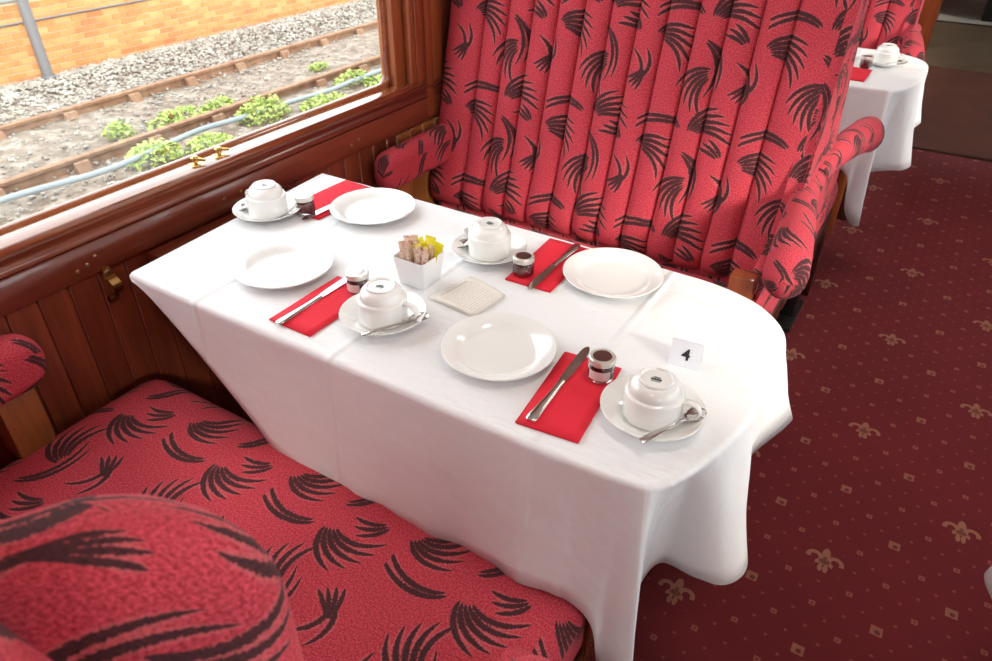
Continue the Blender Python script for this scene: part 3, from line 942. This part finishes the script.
def make_knife():
    e = thing('table_knife', '', 'knife', (0, 0, 0), 0, 'steel table knives')
    bm = bmesh.new(); rings = []
    for y, w, h in ((0.0, 0.0045, 0.0012), (0.003, 0.0078, 0.0022), (0.012, 0.0086, 0.0026), (0.04, 0.0066, 0.0026), (0.075, 0.0052, 0.0024), (0.098, 0.0056, 0.0026), (0.104, 0.0060, 0.0026)):
        ring = []
        for k_ in range(16):
            q = 2*pi*k_/16
            fl = 1.0 + (0.10*cos(4*q*2) if y < 0.08 else 0)
            ring.append((w*cos(q), y, 0.0030 + h*sin(q)*fl))
        rings.append(ring)
    loft(bm, rings); obj('handle', bm, STEEL, e)
    bm = bmesh.new()
    prof = [(0.100, -0.0045, 0.0045), (0.108, -0.0068, 0.0058), (0.13, -0.0084, 0.0062), (0.165, -0.0096, 0.0064), (0.188, -0.0098, 0.0052), (0.199, -0.0085, 0.0018), (0.205, -0.0050, -0.0022)]
    loft(bm, [[(a, y, 0.0026), (b_, y, 0.0022), (b_, y, 0.0036), (a, y, 0.0030)] for y, a, b_ in prof])
    obj('blade', bm, STEEL, e)
    return e
knife = make_knife()
def place_knife(o, a, b_, label, z=T0+0.0034):
    o.location = (a[0], a[1], z); o.rotation_euler = (0, 0, atan2(-(b_[0]-a[0]), b_[1]-a[1])); o['label'] = label
place_knife(knife, (0.980, 0.688), (0.976, 0.891), 'knife lying on the red napkin at the table front')
place_knife(copy_tree(knife), (0.799, 1.202), (0.798, 0.995), 'knife on the red napkin beside the bench cushion')
place_knife(copy_tree(knife), (0.498, 0.674), (0.499, 0.850), 'knife on the red napkin by the white lidded jar')
place_knife(copy_tree(knife), (0.262, 1.192), (0.246, 0.988), 'knife on the red napkin beside the window wall')

def make_jar(loc, lid_kind, label, rz=0.0, lab=False):
    e = thing('jam_jar', label, 'jar', (*loc, T0 + 0.0036), rz, 'miniature jam jars')
    obj('glass_jar', lathe(bmesh.new(), [(0, 0.0), (0.016, 0.0), (0.0190, 0.0015), (0.0202, 0.005), (0.0202, 0.023), (0.0188, 0.0275), (0.0172, 0.0290), (0.0170, 0.033), (0.0152, 0.033), (0.0152, 0.0290), (0.0178, 0.0260), (0.0186, 0.022), (0.0186, 0.005), (0.017, 0.0028), (0, 0.0028)], 32), JARGLASS, e)
    obj('jam', lathe(bmesh.new(), [(0, 0.0030), (0.0165, 0.0030), (0.0183, 0.0052), (0.0183, 0.0215), (0.0176, 0.0238), (0, 0.0240)], 28), JAM, e)
    top = LID_W if lid_kind == 'white' else LID_B
    lid = obj('lid', lathe(bmesh.new(), [(0, 0.0392), (0.0145, 0.0392), (0.0150, 0.0398), (0.0188, 0.0398), (0.0204, 0.0384), (0.0208, 0.036), (0.0208, 0.0305), (0.0200, 0.0295), (0.0180, 0.0295), (0.0180, 0.0335), (0, 0.0335)], 36), LID_R, e)
    d = obj('lid_disc', lathe(bmesh.new(), [(0, 0.0397), (0.0140, 0.0397), (0.0148, 0.0393)], 32), top, lid)
    bm = bmesh.new()
    grid(bm, lambda a, z: (0.0206*cos(a), 0.0206*sin(a), z), lin(-2.5, -0.75, 14), [0.006, 0.014, 0.022])
    if lab: lb = obj('label_band', bm, LABEL, e)
    else: bm.free()
    return e
make_jar((0.224, 1.026), 'white', 'small jam jar with pale lid beside the cup at the wall')
make_jar((0.540, 0.834), 'white', 'small jam jar with pale lid on the napkin before the sachet box', 0.0, True)
make_jar((0.763, 1.044), 'dark', 'small jam jar with dark lid beside the printed leaflet')
make_jar((1.021, 0.836), 'dark', 'small jam jar with brown lid on the napkin at the table front', 0.3, True)
make_jar((1.055, 2.955), 'dark', 'small jam jar on the cloth of the next bay')

# sachet box
e = thing('sachet_box', 'small square white ceramic box full of sugar sachets', 'box', (0.609, 0.927, T0), 0.0)
def sq_ring(h, r, z, n=4): return [(x, y, z) for x, y in rounded_ring(h, h, r, n)]
bm = bmesh.new()
loft(bm, [sq_ring(0.026, 0.004, 0.003), sq_ring(0.0275, 0.005, 0.0), sq_ring(0.0285, 0.006, 0.001), sq_ring(0.0320, 0.006, 0.030), sq_ring(0.0352, 0.006, 0.056), sq_ring(0.0346, 0.0055, 0.0575), sq_ring(0.0332, 0.005, 0.0568), sq_ring(0.0300, 0.005, 0.030), sq_ring(0.0266, 0.004, 0.004)])
obj('box_body', bm, BOXW, e)

def sachet_mesh(name, w, l, mat):
    bm = bmesh.new(); rings = []
    for z, hw, ht in ((0, w/2, 0.0003), (0.004, w/2, 0.0005), (0.010, w/2*0.93, 0.0024), (l*0.5, w/2*0.9, 0.0034), (l-0.010, w/2*0.93, 0.0024), (l-0.004, w/2, 0.0005), (l, w/2, 0.0003)):
        rings.append([(hw*cos(q), ht*sin(q), z) for q in [2*pi*k_/10 for k_ in range(10)]])
    loft(bm, rings)
    return obj(name, bm, mat)
rs = random.Random(4)
ps = sachet_mesh('sugar_sachet', 0.0135, 0.066, SACH_P)
ys = sachet_mesh('sweetener_sachet', 0.021, 0.064, SACH_Y)
first = {'p': True, 'y': True}
spots = []
for i in range(6):
    for j in range(6):
        spots.append((-0.0215 + 0.0086*i, -0.0215 + 0.0086*j))
for i, (a, b_) in enumerate(spots):
    yellow = (i // 6 in (2, 3, 4, 5)) and (i % 6 in (2, 3, 4, 5)) and i not in (26, 32, 15, 33)
    src, key = (ys, 'y') if yellow else (ps, 'p')
    o = src if first[key] else src.copy()
    if not first[key]: COL.objects.link(o)
    first[key] = False
    o.location = (0.609 + a*0.80, 0.927 + b_*0.80, T0 + 0.0100 + rs.uniform(0, 0.006))
    o.rotation_euler = (-b_*8.5 + rs.uniform(-0.05, 0.05), a*8.5 + rs.uniform(-0.05, 0.05), rs.uniform(-0.5, 0.5) + (pi/2 if rs.random() < 0.3 else 0))
    o.scale = (1, 1, rs.uniform(0.93, 1.06))
    if yellow: tag(o, 'yellow sweetener sachet standing in the white box', 'sachet', 'yellow sachets in the box')
    else: tag(o, 'brown and white sugar stick standing in the white box', 'sachet', 'sugar sticks in the box')

# leaflet
bm = bmesh.new()
A, B, C_, D = (0.661, 0.881), (0.765, 0.872), (0.774, 0.961), (0.683, 0.985)
for z in (0.0008, 0.0026):
    k_ = 0.0 if z < 0.001 else 1.0
    def fn(u, v, z=z, k_=k_):
        x = (A[0]*(1-u) + D[0]*u)*(1-v) + (B[0]*(1-u) + C_[0]*u)*v
        y = (A[1]*(1-u) + D[1]*u)*(1-v) + (B[1]*(1-u) + C_[1]*u)*v
        return (x - 0.717, y - 0.925, z + k_*(0.0035*sin(pi*v) + 0.0012*u))
    grid(bm, fn, lin(0, 1, 9), lin(0, 1, 9), lambda u, v: (u, 1-v))
o = obj('leaflet', bm, PAPER, recalc=False); o.location = (0.717, 0.925, T0)
md = o.modifiers.new('thickness', 'SOLIDIFY'); md.thickness = 0.0004
tag(o, 'cream printed leaflet lying beside the sachet box', 'leaflet')

# number card: folded tent of white card with a black 4
e = thing('number_card', 'small white tent card with a black number 4', 'card', (1.117, 0.944, T0), 0.10)
for s in (-1, 1):
    bm = bx(-0.0245, 0.0245, -0.00025, 0.00025, 0.0, 0.043)
    o = obj('card_leaf', bm, CARD, e, smooth=False)
    o.location = (0, s*0.0135, 0); o.rotation_euler = (s*0.30, 0, 0)
fc = bpy.data.curves.new('numeral', 'FONT'); fc.body = '4'; fc.size = 0.026; fc.align_x = 'CENTER'; fc.offset = 0.0006; fc.extrude = 0.0001
fo = bpy.data.objects.new('numeral_curve', fc); COL.objects.link(fo)
dg = bpy.context.evaluated_depsgraph_get()
me = bpy.data.meshes.new_from_object(fo.evaluated_get(dg))
bpy.data.objects.remove(fo)
me.materials.clear(); me.materials.append(INK)
o = bpy.data.objects.new('numeral', me); COL.objects.link(o); o.parent = e
o.location = (0.001, -0.0105, 0.0125); o.rotation_euler = (pi/2 - 0.30, 0, 0)
o['label'] = 'black numeral 4'

# ================================================================== BRASS FITTINGS
e = thing('wall_clip', 'curved brass clip screwed to the boards beside the table', 'clip', (0.008, 0.672, 0.640))
bm = bmesh.new()
strip = [(0.0, 0.060), (0.002, 0.052), (0.004, 0.045), (0.012, 0.042), (0.019, 0.036), (0.021, 0.028), (0.018, 0.020), (0.008, 0.016), (0.002, 0.013), (-0.004, 0.006), (-0.006, 0.0), (-0.006, -0.008)]
rings = []
for i, (x, z) in enumerate(strip):
    w = (0.004, 0.0075, 0.0075, 0.0065, 0.0065, 0.0065, 0.0065, 0.0065, 0.0075, 0.0085, 0.0085, 0.0055)[i]
    rings.append([(x, -w, z), (x, w, z), (x + 0.0022, w, z), (x + 0.0022, -w, z)])
loft(bm, rings); obj('clip_strap', bm, BRASS, e)
for z, x in ((0.051, 0.004), (0.002, -0.003)):
    s2 = bpy.data.objects.new('screw', sc.data); COL.objects.link(s2); s2.parent = e; s2.location = (x, 0, z)
bpy.data.objects['wall_clip'].scale = (1.3, 1.5, 1.25)
for i, (yy, lb) in enumerate(((0.953, 'brass window catch on the sill, the one farther from the channelled bench'), (1.018, 'brass window catch on the sill, the one nearer the channelled bench'))):
    e = thing('window_catch', lb, 'catch', (-0.020, yy, 0.829), 0.2 + 0.5*i, 'brass catches on the window sill')
    e.scale = (1.5, 1.5, 1.4)
    obj('catch_plate', lathe(bmesh.new(), [(0, 0.003), (0.010, 0.003), (0.0125, 0.0015), (0.013, 0)], 24), BRASS, e)
    obj('catch_stem', lathe(bmesh.new(), [(0.003, 0.002), (0.003, 0.008), (0.0055, 0.0095), (0.006, 0.0125), (0.004, 0.015), (0, 0.0155)], 20), BRASS, e)
    obj('catch_lever', tube(bmesh.new(), [(0, 0, 0.010), (0.008, 0.002, 0.010), (0.015, 0.004, 0.009)], [0.003, 0.0028, 0.0022], 8), BRASS, e)
for yy in (1.40, 0.72, 0.60):
    s2 = bpy.data.objects.new('sill_screw', sc.data); COL.objects.link(s2); s2.parent = bpy.data.objects['window_2']
    s2.location = (-0.022, yy - 0.935, 0.829); s2.rotation_euler = (0, -pi/2, 0)

# dark cabinet at the far gangway
e = thing('luggage_locker', 'black metal locker standing beyond the far threshold', 'cabinet', (1.53, 8.62, 0.008))
obj('locker_body', bx(-0.17, 0.27, -0.2, 0.25, 0.0, 0.9, bev=0.01), BLACK, e)
obj('locker_door', bx(-0.155, 0.255, -0.212, -0.2, 0.03, 0.87, bev=0.004), BLACK, e)

# ================================================================== OUTSIDE
GZ = -1.20
bm = bmesh.new()
grid(bm, lambda x, y: (x, y, GZ + 0.02*sin(x*2.1+y) + (0.09*math.exp(-((x+7.9)/0.45)**2))), lin(-16, 6, 45), lin(-12, 45, 60))
o = obj('ground', bm, GROUND); struct(o, 'stony ground beside the railway track')
o = tag(obj('lineside_bank', bx(-30, -9.03, -20, 60, -1.6, -0.02), CONC, smooth=False), 'grey concrete bank behind the brick wall', 'bank')
# brick wall with single bricks
WX = -8.60
e = thing('brick_wall', 'low sunlit orange brick wall beyond the railway track', 'wall', (WX, 8, GZ))
obj('mortar_core', bx(-0.34, -0.012, -20, 30, -0.2, 0.92), MORTAR, e, smooth=False)
obj('coping', bx(-0.40, 0.03, -20, 30, 0.92, 1.17, bev=0.015), CONC, e)
rb = random.Random(3)
bl, bh, gap = 0.215, 0.065, 0.011
brick_me = None
rest = bmesh.new()
for row in range(12):
    z = -0.02 + row*(bh + gap)
    yy = -20 + (0.5*(bl+gap) if row % 2 else 0)
    while yy < 29.5:
        wy = 8 + yy
        x0 = -0.012
        vis = (4.15 < wy < 11.2) and row >= 0 and (GZ + z) < -0.30 - (wy - 4.9)*0.12 + 0.10
        pr = rb.uniform(-0.003, 0.003)
        if vis:
            if brick_me is None:
                ob = obj('brick', bx(-0.012, 0.0, 0, bl, 0, bh, bev=0.003, seg=1), BRICK, e); brick_me = ob.data
            else:
                ob = bpy.data.objects.new('brick', brick_me); COL.objects.link(ob); ob.parent = e
            ob.location = (pr, yy, z)
        else:
            box(rest, -0.013, pr, yy, yy+bl, z, z+bh)
        yy += bl + gap
ob = obj('brick_courses', rest, BRICK, e, smooth=False, recalc=False); ob['kind'] = 'stuff'

# track: rails, sleepers with chairs
def rail(x, label):
    bm = bmesh.new()
    pr = [(-0.07, -0.15), (0.07, -0.15), (0.07, -0.138), (0.012, -0.118), (0.009, -0.045), (0.034, -0.035), (0.036, -0.006), (0.028, 0), (-0.028, 0), (-0.036, -0.006), (-0.034, -0.035), (-0.009, -0.045), (-0.012, -0.118), (-0.07, -0.138)]
    loft(bm, [[(a, y, c) for a, c in pr] for y in (-12, 45)])
    o = obj('rail', bm, RUST); o.location = (x, 0, -1.085)
    return tag(o, label, 'rail')
rail(-6.86, 'rusty rail nearer the brick wall')
rail(-5.425, 'rusty rail beside the weeds and conduit')
slm = None
for i in range(34):
    y = 4.27 - 0.8*5 + 0.8*i
    if slm is None:
        e = thing('sleeper', 'weathered timber sleeper under the rusty rails', 'sleeper', (-6.14, y, 0), 0, 'track sleepers')
        obj('timber', bx(-1.25, 1.25, -0.13, 0.13, -1.36, -1.235, bev=0.012), SLEEP, e)
        for x in (-6.86, -5.425):
            bm = bmesh.new()
            box(bm, -0.17, 0.17, -0.09, 0.09, -1.245, -1.215, bev=0.008)
            loft(bm, [[(a, yy, c) for a, c in ((0.04, -1.22), (0.13, -1.22), (0.085, -1.12), (0.055, -1.115))] for yy in (-0.07, 0.07)])
            loft(bm, [[(a, yy, c) for a, c in ((-0.04, -1.22), (-0.13, -1.22), (-0.085, -1.12), (-0.055, -1.115))] for yy in (-0.07, 0.07)])
            o = obj('rail_chair', bm, RUST, e); o.location = (x + 6.14, 0, 0)
        slm = e
    else:
        c = copy_tree(slm); c.location = (-6.14, y, 0)

# ballast stones
rg = random.Random(11)
ico = bmesh.new(); bmesh.ops.create_icosphere(ico, subdivisions=1, radius=1.0)
iv = [v.co.copy() for v in ico.verts]; ico.verts.index_update()
ifc = [[v.index for v in f.verts] for f in ico.faces]; ico.free()
verts, faces = [], []
def stone(x, y, z, r):
    b0 = len(verts)
    sx, sy, sz = r*rg.uniform(0.7, 1.3), r*rg.uniform(0.7, 1.3), r*rg.uniform(0.5, 0.9)
    a = rg.uniform(0, 6.3); ca, sa = cos(a), sin(a)
    for v in iv:
        q = rg.uniform(0.8, 1.15)
        vx, vy, vz = v.x*sx*q, v.y*sy*q, v.z*sz*q
        verts.append((x + vx*ca - vy*sa, y + vx*sa + vy*ca, z + vz))
    for f in ifc: faces.append([b0 + i for i in f])
for _ in range(13000):
    x = rg.uniform(-8.5, -7.05); y = 1.5 + 13*rg.random()**1.1
    stone(x, y, GZ + 0.02 + 0.10*math.exp(-((x+7.9)/0.45)**2) + rg.uniform(-0.01, 0.02), rg.uniform(0.014, 0.030))
for _ in range(8000):
    x = rg.uniform(-7.05, -2.6); y = 0.8 + 13*rg.random()**1.1
    stone(x, y, GZ + rg.uniform(-0.01, 0.02), rg.uniform(0.008, 0.028))
me = bpy.data.meshes.new('ballast'); me.from_pydata(verts, [], faces); me.materials.append(STONE)
o = bpy.data.objects.new('ballast', me); COL.objects.link(o)
tag(o, 'pale grey ballast stones heaped along the track', 'gravel', kind='stuff')

# conduit along the near rail
pts = [(-5.13, -2.0, -1.13), (-5.12, 1.5, -1.12), (-5.10, 2.6, -1.11), (-4.93, 3.4, -1.10), (-4.96, 3.95, -1.09), (-5.06, 4.6, -1.09), (-5.02, 5.1, -1.10), (-4.98, 5.8, -1.10), (-4.94, 6.4, -1.11), (-4.98, 7.4, -1.11), (-5.0, 12, -1.13)]
tag(obj('cable_conduit', tube(bmesh.new(), catmull(pts, 6), 0.027, 10), PIPE), 'pale blue grey cable conduit lying along the rail', 'pipe')
# weeds
def weed(loc, rx, ry, h, n, seed, label):
    r = random.Random(seed)
    e = thing('weed_clump', label, 'weed', (*loc, GZ + 0.01), 0, 'weeds along the track')
    bm = bmesh.new()
    for i in range(n):
        a = r.uniform(0, 2*pi); q = sqrt(r.random())
        x, y = rx*q*cos(a), ry*q*sin(a)
        z = h*(1 - q*q*0.7)*r.uniform(0.25, 1.0)
        c = Vector((x, y, z)); d = Vector((r.uniform(-1, 1), r.uniform(-1, 1), r.uniform(-0.1, 0.8))).normalized()
        s = d.cross(Vector((0, 0, 1)))
        s = s.normalized() if s.length > 0.1 else Vector((1, 0, 0))
        L = r.uniform(0.035, 0.07); w = L*0.38
        nrm = s.cross(d)*0.012
        v = [bm.verts.new(p) for p in (c - d*L*0.5, c + s*w + nrm, c + d*L*0.6, c - s*w + nrm)]
        bm.faces.new(v)
    obj('leaves', bm, LEAF, e, smooth=False, recalc=False)
    bm = bmesh.new()
    for i in range(7):
        a = r.uniform(0, 2*pi); q = r.random()
        tube(bm, [(0, 0, 0), (rx*0.4*q*cos(a), ry*0.4*q*sin(a), h*0.4), (rx*0.7*q*cos(a), ry*0.7*q*sin(a), h*0.8)], 0.004, 5)
    obj('stems', bm, LEAF, e)
W_ = [(-5.02, 5.42, 0.24, 0.33, 0.26, 420, 'large bright green weed clump beside the conduit'),
      (-4.98, 3.98, 0.22, 0.28, 0.20, 300, 'bright weed clump growing over the conduit bend'),
      (-4.78, 4.48, 0.22, 0.26, 0.14, 220, 'low weed between conduit and carriage'),
      (-5.72, 4.85, 0.20, 0.40, 0.15, 260, 'weed patch between the rails beside the orange litter'),
      (-5.74, 5.40, 0.14, 0.20, 0.12, 120, 'small weed between the rails past the orange litter'),
      (-5.80, 4.18, 0.16, 0.16, 0.18, 150, 'upright weed between the rails near the pole'),
      (-4.75, 6.10, 0.22, 0.34, 0.13, 240, 'low spreading weed past the large clump'),
      (-5.08, 6.95, 0.20, 0.30, 0.17, 200, 'weed clump at the rail by the window post'),
      (-4.80, 7.2, 0.2, 0.30, 0.10, 150, 'pale low weed by the window post'),
      (-5.9, 7.2, 0.12, 0.16, 0.10, 80, 'tiny weed between the rails')]
for i, w in enumerate(W_): weed(w[:2], w[2], w[3], w[4], w[5], i, w[6])
tag(obj('litter', bx(-6.02, -5.93, 4.86, 4.98, GZ, GZ+0.05, bev=0.012), LITTER), 'crumpled orange plastic litter between the rails', 'litter')
# grey pole before the wall and cable along the wall
e = thing('lineside_pole', 'grey metal pole standing before the brick wall', 'pole', (-8.12, 4.86, GZ))
obj('pole_shaft', tube(bmesh.new(), [(0, 0, -0.2), (-0.05, 0.0, 1.5), (-0.1, 0.0, 3.4)], 0.062, 14), GREYM, e)
obj('pole_collar', lathe(bmesh.new(), [(0.066, 0.05), (0.085, 0.06), (0.085, 0.14), (0.066, 0.15)], 16), GREYM, e)
tag(obj('wall_cable', tube(bmesh.new(), [(-8.575, -12, -0.515), (-8.575, 8, -0.515), (-8.575, 30, -0.515)], 0.012, 6), GREYM), 'thin dark cable running along the brick wall', 'cable')
